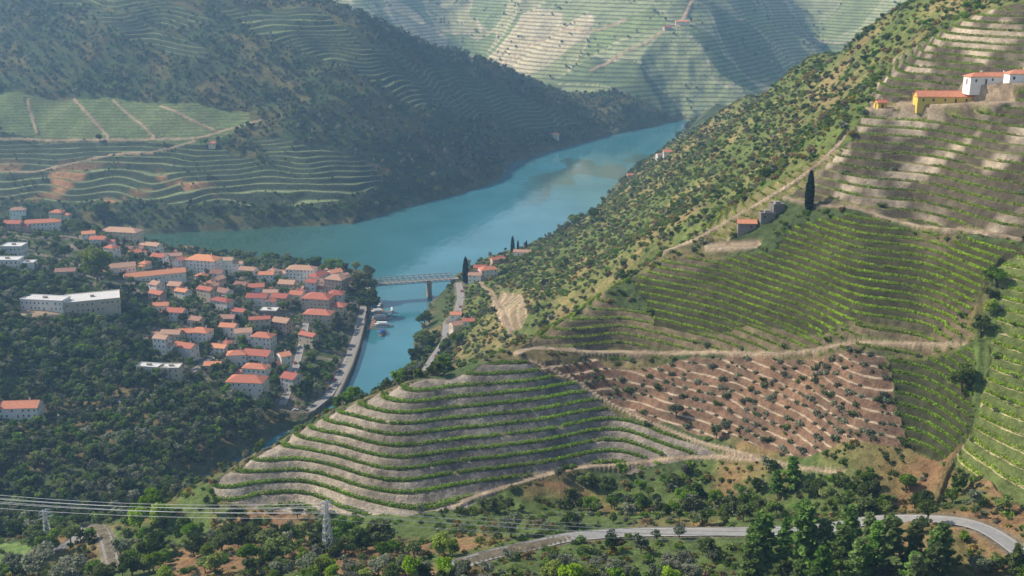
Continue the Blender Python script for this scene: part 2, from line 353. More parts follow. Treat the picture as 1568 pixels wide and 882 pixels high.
def addcol(me,n,a):
    at=me.attributes.new(n,'FLOAT_COLOR','POINT'); at.data.foreach_set('color',np.concatenate([a.reshape(-1,3),np.ones((a.size//3,1))],1).astype(np.float32).ravel())
def addf(me,n,a):
    at=me.attributes.new(n,'FLOAT','POINT'); at.data.foreach_set('value',a.astype(np.float32).ravel())
addcol(me,'ca',CA); addcol(me,'cb',CB); addf(me,'ph',PH); addf(me,'st',ST); addf(me,'bd',np.where(np.isin(REG,[2,3,5,6]),.58,.40))
link('terrain',me,[tm])
del CA,CB
# ---------------------------------------------------------------- river
wm,nt,out=newmat('river_water'); g_=N(nt,'ShaderNodeNewGeometry'); pos=g_.outputs['Position']
mp=N(nt,'ShaderNodeMapping'); mp.inputs['Scale'].default_value=(1,.4,1); nt.links.new(pos,mp.inputs['Vector'])
weed=maprange(nt,noise(nt,mp.outputs[0],.013,3,.45),.52,.55,0,1)
sx=N(nt,'ShaderNodeSeparateXYZ'); nt.links.new(pos,sx.inputs[0])
weed=mathn(nt,'MULTIPLY',weed,maprange(nt,sx.outputs[1],1300,1400,0,1)); weed=mathn(nt,'MULTIPLY',weed,maprange(nt,sx.outputs[0],0,50,0,1)); weed=mathn(nt,'MULTIPLY',weed,maprange(nt,sx.outputs[1],1800,1900,1,0))
shade=maprange(nt,noise(nt,pos,.008,4,.6),.35,.65,0,1)
c=mixcol(nt,shade,(.035,.17,.225),(.06,.235,.31))
c=mixcol(nt,maprange(nt,sx.outputs[0],-300,-60,1,0),c,(.035,.10,.075))  # left water: the hill's dark green reflection painted into the colour
c=mixcol(nt,mathn(nt,'MULTIPLY',weed,.8),c,(.05,.10,.08))
wv=noise(nt,mp.outputs[0],.12,4,.6)
b=principled(nt,out,c,.05,wv,.22,.6); b.inputs['IOR'].default_value=1.33
me=fastmesh('river_water',np.array([(-3500,400,0),(3500,400,0),(3500,3200,0),(-3500,3200,0)]),np.array([[0,1,2,3]])); link('river_water',me,[wm])
# ---------------------------------------------------------------- common materials
asphalt=simple('asphalt',(.24,.235,.225),(.32,.31,.29),.4)
line=simple('road_line',(.7,.7,.68),(.6,.6,.58))
concrete=simple('concrete',(.40,.38,.35),(.30,.28,.25),.8)
stone=simple('stone',(.22,.2,.17),(.33,.3,.25),1.2)
slate=simple('slate',(.17,.155,.14),(.26,.24,.21),1.2)
white=simple('white_plaster',(.85,.84,.82),(.72,.70,.66),.35,rand=.1)
cream=simple('cream_plaster',(.68,.60,.46),(.56,.49,.38),.35,rand=.15)
yellow=simple('yellow_plaster',(.78,.58,.14),(.66,.48,.10),.35)
pink=simple('pink_plaster',(.66,.47,.38),(.55,.4,.33),.35,rand=.1)
roofm=simple('clay_tile',(.60,.24,.15),(.42,.15,.10),.9,rand=.3)
roofo=simple('clay_tile_old',(.46,.28,.21),(.30,.17,.13),.9,rand=.35)
roofw=simple('pale_roof',(.66,.66,.64),(.55,.55,.55),.5)
glass=simple('window_glass',(.03,.04,.05),(.05,.06,.07),.5,.15,.6)
door=simple('door_wood',(.12,.06,.03),(.18,.1,.05))
steel=simple('steel',(.42,.46,.48),(.3,.33,.35),.8,.5,.5)
galv=simple('galvanised_steel',(.66,.68,.69),(.54,.56,.57),.8,.4,.5)
boatw=simple('boat_white',(.8,.8,.8),(.7,.7,.7),.5,.4,.5)
boatb=simple('boat_blue',(.03,.08,.25),(.04,.1,.3),.5,.4,.5)
wood=simple('deck_wood',(.3,.2,.12),(.2,.13,.08))
bark=simple('bark',(.12,.09,.06),(.18,.14,.10),3)
rubber=simple('rubber',(.02,.02,.02),(.03,.03,.03))
for name,x,y,z,w,kind in ROADS:
    if kind!=1: continue
    tx=np.gradient(x); ty=np.gradient(y); L=np.hypot(tx,ty)+1e-9; nx,ny=-ty/L,tx/L
    vs=[];fs=[];mi=[]
    def strip(o1,o2,h1,h2,mat):
        b0=len(vs)
        for i in range(len(x)):
            vs.append((x[i]+nx[i]*o1,y[i]+ny[i]*o1,z[i]+h1)); vs.append((x[i]+nx[i]*o2,y[i]+ny[i]*o2,z[i]+h2))
        for i in range(len(x)-1):
            fs.append((b0+2*i,b0+2*i+2,b0+2*i+3,b0+2*i+1)); mi.append(mat)
    strip(w/2,-w/2,.12,.12,0)
    for s in (1,-1):
        o=[s*(w/2-.35),s*(w/2-.47)]; strip(max(o),min(o),.126,.126,1)
        o=[s*(w/2),s*(w/2+.18)]; strip(max(o),min(o),.24,.24,2)
        strip(s*w/2,s*w/2-.001*s,.24,.1,2)
    me=bpy.data.meshes.new(name); me.from_pydata(vs,[],fs); me.polygons.foreach_set('material_index',mi); link(name,me,[asphalt,line,concrete])
# ---------------------------------------------------------------- builder
class MB:
    def __init__(s): s.v=[];s.f=[];s.m=[]
    def poly(s,pts,m):
        b=len(s.v); s.v+= [tuple(p) for p in pts]; s.f.append(tuple(range(b,b+len(pts)))); s.m.append(m)
    def box(s,x0,x1,y0,y1,z0,z1,m):
        b=len(s.v); s.v+=[(x0,y0,z0),(x1,y0,z0),(x1,y1,z0),(x0,y1,z0),(x0,y0,z1),(x1,y0,z1),(x1,y1,z1),(x0,y1,z1)]
        for q in ((0,3,2,1),(4,5,6,7),(0,1,5,4),(1,2,6,5),(2,3,7,6),(3,0,4,7)): s.f.append(tuple(b+i for i in q)); s.m.append(m)
    def beam(s,p,q,r,m,n=4,r2=None):
        p=Vector(p);q=Vector(q);d=q-p
        if d.length<1e-6: return
        r2=r if r2 is None else r2
        a=d.orthogonal().normalized(); c=d.cross(a).normalized(); b=len(s.v)
        for P_,R in ((p,r),(q,r2)):
            for i in range(n):
                an=2*math.pi*(i+.5)/n; s.v.append(tuple(P_+a*math.cos(an)*R+c*math.sin(an)*R))
        for i in range(n):
            j=(i+1)%n; s.f.append((b+i,b+j,b+n+j,b+n+i)); s.m.append(m)
        s.f.append(tuple(b+n+i for i in range(n))); s.m.append(m)
    def obj(s,name,mats,loc=(0,0,0),rz=0,smooth=False):
        me=bpy.data.meshes.new(name); me.from_pydata(s.v,[],s.f); me.polygons.foreach_set('material_index',s.m)
        o=link(name,me,mats); o.location=loc; o.rotation_euler=(0,0,rz); return o
HOUSES=[]
def house(x,y,w,d,h,rot=0,wall=white,roof=roofm,kind='gable',name='village_house',rh=None,z=None,chim=True,wsp=3.4,annex=False):
    zb=H(x,y) if z is None else z
    b=MB(); mats=[wall,roof,glass,door,concrete]; hw,hd=w/2,d/2
    def block(cx0,cy0,w,d,h,kind,rh,chim):
        hw,hd=w/2,d/2; s0=len(b.v)
        b.box(-hw,hw,-hd,hd,-5,h,0)
        ov=.5
        if kind=='flat':
            b.box(-hw-.2,hw+.2,-hd-.2,hd+.2,h+.002,h+.35,1)
            for e in ((-hw-.2,hw+.2,-hd-.2,-hd+.1),(-hw-.2,hw+.2,hd-.1,hd+.2),(-hw-.2,-hw+.1,-hd+.1,hd-.1),(hw-.1,hw+.2,-hd+.1,hd-.1)): b.box(*e,h+.352,h+.9,0)
            b.box(-1.5,1.5,-1,1,h+.352,h+1.8,4)
        else:
            ex,ey=hw+ov,hd+ov; rx=ex if kind=='gable' else max(.2,ex-ey)
            z0=h-.1; z1=h+rh; th=.22
            e=[(-ex,-ey,z0),(ex,-ey,z0),(ex,ey,z0),(-ex,ey,z0)]; r=[(-rx,0,z1),(rx,0,z1)]
            b.poly([e[0],e[1],r[1],r[0]],1); b.poly([e[2],e[3],r[0],r[1]],1)
            if kind=='hip': b.poly([e[1],e[2],r[1]],1); b.poly([e[3],e[0],r[0]],1)
            else:
                b.poly([(hw,-hd,h),(hw,hd,h),(hw,0,z1-.15)],0); b.poly([(-hw,hd,h),(-hw,-hd,h),(-hw,0,z1-.15)],0)
            b.poly([(x_,y_,z_-th) for x_,y_,z_ in reversed(e)],0)
            for i in range(4):
                p,q_=e[i],e[(i+1)%4]; b.poly([(p[0],p[1],p[2]-th),(q_[0],q_[1],q_[2]-th),q_,p],1)
            b.beam((-rx,0,z1),(rx,0,z1),.16,1)
            if chim:
                cx=hw*.45; b.box(cx-.35,cx+.35,hd*.3-.35,hd*.3+.35,h,z1+.7,0); b.box(cx-.45,cx+.45,hd*.3-.45,hd*.3+.45,z1+.702,z1+.85,4)
        nf=max(1,int(h/3.1)); 
        for side in range(4):
            L=w if side%2==0 else d; n=max(1,int(L/wsp)); off=(hd if side%2==0 else hw)
            for fl in range(nf):
                for i in range(n):
                    if random.random()<.22: continue
                    c=(i+.5)/n*L-L/2+random.uniform(-.25,.25); zc=fl*h/nf+h/nf*.5; isd=(fl==0 and i==n//2)
                    wh=random.choice([.36,.42,.5]); a0,a1=c-wh,c+wh; zz0,zz1=zc-.6,zc+.65
                    if isd: zz0=0.02
                    for g_,(e0,mt) in enumerate(((.1,4),(0,3 if isd else 2))):
                        o_=off+.03+.04*g_; A0,A1,B0,B1=a0-e0,a1+e0,zz0-(0 if isd else e0),zz1+e0
                        if side==0: p=[(A0,-o_,B0),(A1,-o_,B0),(A1,-o_,B1),(A0,-o_,B1)]
                        elif side==2: p=[(A1,o_,B0),(A0,o_,B0),(A0,o_,B1),(A1,o_,B1)]
                        elif side==1: p=[(o_,A0,B0),(o_,A1,B0),(o_,A1,B1),(o_,A0,B1)]
                        else: p=[(-o_,A1,B0),(-o_,A0,B0),(-o_,A0,B1),(-o_,A1,B1)]
                        b.poly(p,mt)
        for i in range(s0,len(b.v)): a_=b.v[i]; b.v[i]=(a_[0]+cx0,a_[1]+cy0,a_[2])
    block(0,0,w,d,h,kind,rh or min(d,w)*.24,chim)
    if annex:
        sg=random.choice([-1,1]); aw=w*random.uniform(.4,.6); ad=d*.7
        block(sg*(hw+aw/2-.3),random.uniform(-.15,.15)*d,aw,ad,h*random.uniform(.5,.72),kind if kind!='flat' else 'flat',ad*.24,False)
    HOUSES.append((x,y,max(w,d)*.5))
    return b.obj(name,mats,(x,y,zb),rot)
R_=math.radians
def hp(u,v,w,d,h,rotd=0,**k):
    x,y,z=hit(u,v); return house(x,y+d*.3,w,d,h,math.radians(rotd),**k)
V=[(62,352,36,11,8,14,white,'hip'),(28,335,18,11,8,10,white,'hip'),(88,340,16,12,9,-10,cream,'hip'),(20,352,16,10,7,0,pink,'gable'),(185,368,40,14,10,-12,cream,'hip'),(150,378,14,10,8,0,white,'gable'),(135,368,12,9,7,20,white,'gable'),
 (312,422,30,16,16,-14,white,'hip'),(236,430,52,12,6,24,white,'gable'),(186,418,22,12,6,22,white,'gable'),(262,400,20,9,6,10,white,'gable'),(230,385,22,10,7,-20,white,'gable'),(285,385,14,9,6,0,white,'gable'),
 (20,392,18,14,9,0,white,'flat'),(10,410,22,12,7,0,white,'flat'),(100,425,16,9,6,10,cream,'gable'),
 (68,474,34,13,8,-8,white,'flat'),(138,476,40,24,9,20,cream,'flat'),
 (30,640,24,12,7,4,white,'gable'),(378,606,26,14,11,-6,white,'hip'),(446,598,11,12,10,-25,white,'gable'),(392,580,18,10,9,-10,white,'hip'),
 (380,425,16,10,8,-15,white,'gable'),(408,432,14,9,8,0,white,'gable'),(462,432,28,13,13,-8,white,'hip'),(488,440,20,12,12,60,white,'hip'),(515,448,18,14,13,-20,pink,'hip'),(487,478,25,16,13,-12,cream,'hip'),(488,498,24,13,10,-10,cream,'hip'),(515,470,13,12,12,0,white,'hip'),
 (440,448,15,11,9,-10,pink,'gable'),(430,470,14,11,9,-15,cream,'gable'),(412,490,15,11,8,-5,slate,'flat'),(432,510,14,11,10,-20,pink,'gable'),(403,535,17,11,11,-15,white,'hip'),(372,525,13,10,9,15,white,'gable'),(350,515,13,9,8,-10,white,'gable'),(395,562,20,12,10,-12,white,'gable'),
 (362,560,14,10,9,10,white,'hip'),(308,527,15,11,10,-15,white,'hip'),(286,522,12,9,7,5,white,'gable'),(262,522,15,9,6,-5,cream,'gable'),(284,548,16,10,9,-20,white,'gable'),(336,545,12,8,7,-15,white,'gable'),(326,570,12,8,6,0,cream,'gable'),(262,578,13,9,7,0,cream,'flat'),(228,572,16,8,5,-10,white,'flat'),
 (270,490,14,10,7,-10,white,'gable'),(246,478,12,8,6,10,white,'gable'),(348,500,12,9,7,0,pink,'gable'),(392,450,14,10,7,10,white,'gable'),(370,445,12,9,6,-20,cream,'gable'),(455,465,12,10,9,-15,white,'gable'),(300,500,11,9,6,-20,cream,'gable'),
 (747,425,16,10,8,20,white,'hip'),(728,432,12,9,7,-10,white,'gable'),(735,418,12,8,6,0,cream,'gable'),(800,392,18,8,5,-10,white,'gable'),(762,405,13,8,6,20,pink,'gable'),(704,505,15,9,5,25,cream,'gable'),(698,490,9,7,5,0,white,'gable'),(718,500,9,7,5,0,white,'gable'),
 (850,212,14,9,6,0,cream,'hip'),(325,225,9,7,4,0,cream,'gable'),
 (1012,243,13,8,6,20,white,'gable'),(1022,238,9,7,5,0,white,'gable'),(965,272,9,7,4,10,pink,'gable')]
for e in V:
    u,v,w,d,h,r,wl,kd=e
    rf=roofw if kd=='flat' else random.choice([roofm,roofm,roofo])
    hp(u,v,w,d,h,r,wall=wl,roof=rf,kind=kd,annex=(w>=14 and w<30 and random.random()<.6))
vill=[(395,415),(470,412),(545,425),(540,470),(500,505),(448,560),(440,600),(400,610),(345,575),(300,560),(250,545),(235,480),(200,420),(150,390),(250,385),(330,410)]
vill=[hit(u,v)[:2] for u,v in vill]; vx=[p[0] for p in vill]; vy=[p[1] for p in vill]; cnt=0
for i in range(2500):
    if cnt>=38: break
    x=random.uniform(min(vx),max(vx)); y=random.uniform(min(vy),max(vy))
    if not pip(np.array([x]),np.array([y]),vill)[0]: continue
    j_,i_=idx(np.array([x]),np.array([y]))
    if WT[j_,i_][0]>.05 or D[j_,i_][0]<10: continue
    w=random.uniform(8,18)
    if min(math.hypot(x-a,y-b_)-r_ for a,b_,r_ in HOUSES)<w*.5+.5: continue
    house(x,y,w,random.uniform(7,11),random.choice([5,6.5,8,9.5,12]),R_(random.choice([-15,-10,70,78,-25,10,35])+random.uniform(-8,8)),wall=random.choice([white,white,white,white,cream,pink]),roof=random.choice([roofm,roofm,roofo]),kind=random.choice(['gable','gable','hip']),annex=random.random()<.5); cnt+=1
hp(1462,158,38,8,3.6,-4,wall=yellow,roof=roofm,kind='gable',name='estate_house',rh=2.6,chim=False,wsp=5)
hp(1415,158,8,8,4.5,-4,wall=yellow,roof=roofm,kind='hip',name='estate_house',wsp=4)
hp(1349,166,5,5,3.2,10,wall=yellow,roof=roofm,kind='gable',name='estate_chapel',wsp=4)
hp(1498,131,11,7,4.2,8,wall=white,roof=roofm,kind='hip',name='estate_house',wsp=4)
hp(1526,127,20,7,3.4,0,wall=white,roof=roofm,kind='gable',name='estate_house',wsp=4.5)
hp(1562,126,12,7,4.5,0,wall=white,roof=roofm,kind='hip',name='estate_house',wsp=4)
hp(1144,352,9,6,2.8,-5,wall=slate,roof=roofm,kind='gable',name='farm_house')
hp(1175,338,7,5,2.6,0,wall=slate,roof=slate,kind='flat',name='stone_ruin')
hp(1190,326,6,5,3.0,15,wall=slate,roof=slate,kind='flat',name='stone_ruin')
for u,v,w in [(1045,38,30),(1022,46,16)]:
    hp(u,v,w,10,6,random.uniform(-15,15),wall=cream,roof=roofm,kind='gable',name='farm_house')
# ---------------------------------------------------------------- bridge
bl=Zp(573,434,17); br=Zp(692,426,17)
B0=Vector((bl[0]*bl[1],bl[1],17)); B1=Vector((br[0]*br[1],br[1],17)); ax=(B1-B0); Lb=ax.length; rz=math.atan2(ax.y,ax.x)
b=MB(); b.box(-6,Lb+6,-3.6,3.6,-.5,0,1); b.box(-6,Lb+6,-3,3,.004,.08,2)
pn=0.70*Lb
for sy in (-3.9,3.9):
    n=14; st=Lb/n
    for i in range(n+1):
        b.beam((i*st,sy,-1.5),(i*st,sy,4.4),.2,0)
        if i<n:
            b.beam((i*st,sy,-1.5),((i+1)*st,sy,4.4),.18,0); b.beam((i*st,sy,4.4),((i+1)*st,sy,-1.5),.18,0)
    b.beam((-.3,sy,-1.5),(Lb+.3,sy,-1.5),.4,0); b.beam((-.3,sy,4.4),(Lb+.3,sy,4.4),.4,0)
    b.beam((0,sy,1.1),(Lb,sy,1.1),.1,0)
for i in range(15): b.beam((i*Lb/14,-3.9,-1.2),(i*Lb/14,3.9,-1.2),.15,0)
b.box(pn-1.8,pn+1.8,-4.3,4.3,-22,-2.6,1); b.box(pn-2.4,pn+2.4,-4.9,4.9,-2.598,-1.7,1); b.box(pn-2.3,pn+2.3,-4.9,4.9,-22,-15,1)
for e in (-3,Lb-1): b.box(e,e+4,-4.5,4.5,-20,-1.7,1)
b.obj('truss_bridge',[steel,stone,asphalt],B0,rz)
qp=[(515,622),(528,595),(541,566),(551,536),(558,508),(563,485),(567,462),(570,445)]
b=MB(); pts=[Zp(u,v,0) for u,v in qp]; pts=[(t*y,y) for t,y,_ in pts]
for (x1,y1),(x2,y2) in zip(pts[:-1],pts[1:]):
    b.poly([(x1,y1,-2),(x2,y2,-2),(x2,y2,4),(x1,y1,4)],0); b.poly([(x1,y1,4),(x2,y2,4),(x2-3,y2,4.2),(x1-3,y1,4.2)],0)
    b.poly([(x1-.5,y1,4.2),(x2-.5,y2,4.2),(x2-.5,y2,5.0),(x1-.5,y1,5.0)],0)
b.obj('quay_wall',[stone])
def boat(x,y,L,rz,roofmat):
    b=MB(); Wd=L*.22; n=8; sec=[]
    for i in range(n+1):
        f=i/n; hw=Wd/2*(1-max(0,(f-.55)/.45)**2.2)*(.85+.15*min(1,f*4)); sheer=.9+.5*f*f
        sec.append([(f*L-L/2,-hw,sheer),(f*L-L/2,-hw*.75,-.4),(f*L-L/2,hw*.75,-.4),(f*L-L/2,hw,sheer)])
    for a,c in zip(sec[:-1],sec[1:]):
        b.poly([a[0],a[1],c[1],c[0]],0); b.poly([a[2],a[3],c[3],c[2]],0); b.poly([a[0],c[0],c[3],a[3]],2)
    b.poly([sec[0][3],sec[0][2],sec[0][1],sec[0][0]],0)
    b.box(-L*.36,L*.2,-Wd*.36,Wd*.36,1.0,2.4,0); b.box(-L*.34,L*.18,-Wd*.37,Wd*.37,1.5,2.1,1); b.box(-L*.42,L*.24,-Wd*.42,Wd*.42,2.404,2.6,3)
    for px in (-L*.3,0,L*.15):
        for s in (-1,1): b.beam((px,s*Wd*.36,2.5),(px,s*Wd*.36,4.0),.06,0)
    b.box(-L*.32,L*.17,-Wd*.4,Wd*.4,4.0,4.12,3); b.beam((L*.2,0,2.5),(L*.2,0,5),.05,0)
    b.obj('tour_boat',[boatw,glass,wood,roofmat],(x,y,.1),rz)
for u,v,L,a,mm in [(583,470,13,75,boatw),(580,480,16,5,boatw),(584,489,19,10,boatw),(587,500,18,0,boatw),(586,511,17,80,boatb),(600,478,10,95,boatw)]:
    t,y,_=Zp(u,v,0); boat(t*y,y,L,R_(a),mm)
b=MB(); t,y,_=Zp(574,490,0); b.box(-2,2,-30,30,.1,.5,0); 
for i in range(-2,3): b.box(2.01,12,i*12-.8,i*12+.8,.1,.48,0)
b.obj('mooring_pontoon',[wood],(t*y,y,0),R_(-6))
# ---------------------------------------------------------------- pylon + power lines
def depth(x,y,z): return y*cp+(CZ-z)*sp
def pylon(px,py,pz,PHt,rot_deg,k=1.0):
    b=MB(); hh=PHt
    def leg(k_,f): 
        w=(1.7*(1-f)+.5*f) if f<.75 else .55
        return (w*(1 if k_ in (0,1) else -1),w*(1 if k_ in (0,3) else -1),f*hh)
    lv=[0,.16,.31,.45,.57,.68,.78,.86,.93,1.0]
    for k_ in range(4):
        for f0,f1 in zip(lv[:-1],lv[1:]):
            b.beam(leg(k_,f0),leg(k_,f1),.16*k,0); b.beam(leg(k_,f0),leg((k_+1)%4,f1),.08*k,0); b.beam(leg((k_+1)%4,f0),leg(k_,f1),.08*k,0); b.beam(leg(k_,f1),leg((k_+1)%4,f1),.08*k,0)
    att=[]
    for f_,a in [(.78,3.2),(.88,2.6),(.97,2.2)]:
        for s in (-1,1):
            b.beam((s*.4,.4,f_*hh),(s*a,0,f_*hh),.12,0); b.beam((s*.4,-.4,f_*hh),(s*a,0,f_*hh),.12,0); b.beam((s*.4,0,f_*hh+.8),(s*a,0,f_*hh),.09,0); b.beam((s*a,0,f_*hh),(s*a,0,f_*hh-.8),.12,0); att.append((s*a,0,f_*hh-.8))
    b.obj('transmission_tower',[galv],(px,py,pz),R_(rot_deg)); return att
px,py,pz=hit(503,852); att=pylon(px,py,pz,90*depth(px,py,pz)/(F*cp),35)
qx,qy,qz=hit(75,835); pylon(qx,qy,qz,58*depth(qx,qy,qz)/(F*cp),40,.6)
b2=MB(); rot=Matrix.Rotation(R_(35),3,'Z')
for ii,(x_,y_,z_) in enumerate(att):
    a=Vector((px,py,pz))+rot@Vector((x_,y_,z_))
    for end,sag in (((-330,385,120),7),((270,298,143),9)):
        e=Vector(end)+rot@Vector((x_*1.5,y_,(z_-att[0][2])*1.6)); prev=a
        for i in range(1,41):
            f_=i/40; p=a.lerp(e,f_); p.z-=(sag+ii*.5)*4*f_*(1-f_); b2.beam(prev,p,.065,0,3); prev=p
b2.obj('power_lines',[galv])
# ---------------------------------------------------------------- cars
def car(x,y,z,rz,mat):
    b=MB()
    prof=[(-2.1,.35),(-2.1,.85),(-1.9,.95),(-1.45,1.0),(-1.0,1.42),(.5,1.45),(1.1,.98),(1.9,.85),(2.1,.7),(2.1,.35)]
    for (a0,z0),(a1,z1) in zip(prof,prof[1:]+prof[:1]):
        w0=.85 if z0<1.1 else .68; w1=.85 if z1<1.1 else .68; gl=(z0>.96 and z1>.96 and abs(z1-z0)>.3) or (z0>1.4 and z1<1.0)
        b.poly([(a0,-w0,z0),(a0,w0,z0),(a1,w1,z1),(a1,-w1,z1)],1 if gl else 0)
    for s in (-1,1):
        q_=[(a,s*(.85 if zz<1.1 else .68),zz) for a,zz in prof]; b.poly(q_ if s>0 else q_[::-1],0)
        b.poly([(-1.3,s*.84,1.0),(-.95,s*.73,1.36),(.45,s*.73,1.38),(.95,s*.84,1.0)],1)
        for wx_ in (-1.3,1.3): b.beam((wx_,s*.6,.33),(wx_,s*.9,.33),.33,2,10)
    b.obj('parked_car',[mat,glass,rubber],(x,y,z),rz)
cm=[simple('car_paint_white',(.75,.75,.75),(.7,.7,.7),.5,.3,.5),simple('car_paint_grey',(.2,.2,.22),(.22,.22,.24),.5,.3,.5),simple('car_paint_red',(.45,.03,.03),(.4,.03,.03),.5,.3,.5)]
for name,x,y,z,w,kd in ROADS:
    if name in('riverside_road','village_street'):
        for i in range(6,len(x)-6,random.choice([9,12])):
            if random.random()<.6:
                r=math.atan2(y[i+1]-y[i],x[i+1]-x[i]); car(x[i]-math.sin(r)*(w/2-1.2),y[i]+math.cos(r)*(w/2-1.2),z[i]+.13,r,random.choice(cm))
# ---------------------------------------------------------------- foliage
def leafmat(name,c1,c2,trans=.3,rand=.3):
    m,nt,out=newmat(name); tc=N(nt,'ShaderNodeNewGeometry'); oi=N(nt,'ShaderNodeObjectInfo')
    f=maprange(nt,noise(nt,tc.outputs['Position'],.6,3),.35,.65,0,1); c=mixcol(nt,f,c1,c2)
    hv=N(nt,'ShaderNodeHueSaturation'); nt.links.new(c,hv.inputs['Color'])
    nt.links.new(maprange(nt,oi.outputs['Random'],0,1,1-rand*1.3,1+rand*1.3),hv.inputs['Value'])
    r2=mathn(nt,'FRACT',mathn(nt,'MULTIPLY',oi.outputs['Random'],7.31)); nt.links.new(maprange(nt,r2,0,1,.475,.515),hv.inputs['Hue']); nt.links.new(maprange(nt,r2,0,1,.78,1.12),hv.inputs['Saturation'])
    d_=N(nt,'ShaderNodeBsdfDiffuse'); t_=N(nt,'ShaderNodeBsdfTranslucent'); mx=N(nt,'ShaderNodeMixShader'); mx.inputs[0].default_value=trans
    nt.links.new(hv.outputs[0],d_.inputs['Color']); nt.links.new(hv.outputs[0],t_.inputs['Color']); nt.links.new(d_.outputs[0],mx.inputs[1]); nt.links.new(t_.outputs[0],mx.inputs[2]); nt.links.new(mx.outputs[0],out.inputs['Surface']); return m
lf_dark=leafmat('leaf_dark',(.065,.115,.028),(.12,.17,.04))
lf_mid=leafmat('leaf_mid',(.13,.21,.035),(.20,.28,.05))
lf_lime=leafmat('leaf_lime',(.24,.34,.035),(.31,.41,.055))
lf_olive=leafmat('leaf_olive',(.18,.21,.13),(.27,.29,.18))
lf_dry=leafmat('leaf_dry',(.25,.23,.06),(.31,.20,.08))
lf_pine=leafmat('leaf_pine',(.12,.21,.05),(.21,.31,.075),.4)
lf_cyp=leafmat('leaf_cypress',(.02,.04,.015),(.03,.055,.02))
def leaves(pos,size,rg,up=.0):
    n=len(pos); a=rg.normal(size=(n,3)); a/=np.linalg.norm(a,axis=1)[:,None]; c=rg.normal(size=(n,3)); c[:,2]+=up; c=np.cross(a,c); c/=np.linalg.norm(c,axis=1)[:,None]+1e-9
    s=(size*rg.uniform(.6,1.3,n))[:,None]*.5
    v=np.stack([pos-a*s-c*s*.8,pos+a*s-c*s*.8,pos+a*s*.7+c*s,pos-a*s*.7+c*s],1).reshape(-1,3)
    return v,np.arange(4*n).reshape(-1,4)
def tree(kind,seed,nl,ls,mat,name):
    rg=np.random.default_rng(seed); b=MB(); pts=[]
    if kind=='broad':
        tops=[]; b.beam((0,0,-.05),(0.01,0,.35),.035,0,6,.022)
        nb=rg.integers(6,9)
        for i in range(nb):
            an=i*2.4+rg.uniform(-.4,.4); r=rg.uniform(.1,.27); z_=rg.uniform(.42,.82); tops.append((r*math.cos(an),r*math.sin(an),z_,rg.uniform(.13,.22)))
            b.beam((0,0,rg.uniform(.18,.34)),(r*math.cos(an),r*math.sin(an),z_),.016,0,4,.004)
        per=nl//nb
        for x,y,z_,r in tops:
            d_=rg.normal(size=(per,3)); d_/=np.linalg.norm(d_,axis=1)[:,None]; rr=r*rg.uniform(.45,1.1,per)[:,None]; q_=d_*rr*[1,1,.8]+[x,y,z_]; pts.append(q_)
    elif kind=='shrub':
        nb=5
        for i in range(nb):
            an=rg.uniform(0,6.3); r=rg.uniform(.05,.5); x,y=r*math.cos(an),r*math.sin(an); rr=rg.uniform(.25,.48)
            b.beam((0,0,-.05),(x,y,.5),.03,0,4,.008)
            per=nl//nb; d_=rg.normal(size=(per,3)); d_/=np.linalg.norm(d_,axis=1)[:,None]; pts.append(d_*(rr*rg.uniform(.5,1.1,per))[:,None]*[1.1,1.1,.8]+[x,y,rg.uniform(.22,.5)])
    elif kind=='pine':
        b.beam((0,0,-.05),(0,0,.95),.02,0,6,.004)
        nb=24
        for i in range(nb):
            f_=i/nb; z_=.16+.8*f_; an=i*2.4; r=(.19*(1-f_)**.75+.03)*rg.uniform(.5,1.35)
            e=np.array((r*math.cos(an),r*math.sin(an),z_+.03)); b.beam((0,0,z_),tuple(e),.007,0,3,.002)
            per=nl//nb; s_=rg.uniform(.2,1.08,per)[:,None]; pts.append(np.array((0,0,z_))*(1-s_)+e*s_+rg.normal(size=(per,3))*[.026,.026,.02])
    elif kind=='cypress':
        b.beam((0,0,-.03),(0,0,.9),.015,0,6,.003)
        z_=rg.uniform(.03,1,nl)**.9; r=.085*np.sin(np.clip(z_*1.02,0,1)**.7*math.pi)**.6*rg.uniform(.6,1.12,nl)+.004; an=rg.uniform(0,6.3,nl)
        pts.append(np.stack([r*np.cos(an),r*np.sin(an),z_],1))
    pts=np.concatenate(pts); v,f_=leaves(pts,ls,rg,1.0)
    nv=len(b.v); me=bpy.data.meshes.new(name)
    me.from_pydata(b.v+[tuple(p) for p in v],[],b.f+[tuple(int(i)+nv for i in q_) for q_ in f_])
    me.polygons.foreach_set('material_index',[0]*len(b.f)+[1]*len(f_)); me.materials.append(bark); me.materials.append(mat); return me
def instancer(name,x,y,hs,me,sink=.0):
    z=Hg(Z,x,y)-sink; n=len(x)
    if n==0: return
    an=rng.uniform(0,6.28,n); k=hs/math.sqrt(2)
    v=np.stack([np.stack([x+k*np.cos(an+j*math.pi/2),y+k*np.sin(an+j*math.pi/2),z],1) for j in range(4)],1).reshape(-1,3)
    m=fastmesh(name,v,np.arange(4*n).reshape(-1,4)); o=link(name,m)
    o.instance_type='FACES'; o.use_instance_faces_scale=True; o.instance_faces_scale=1.0; o.show_instancer_for_render=False; o.show_instancer_for_viewport=False
    c=link('crown',me); c.parent=o
HX=np.array([(h[0],h[1],h[2]) for h in HOUSES])
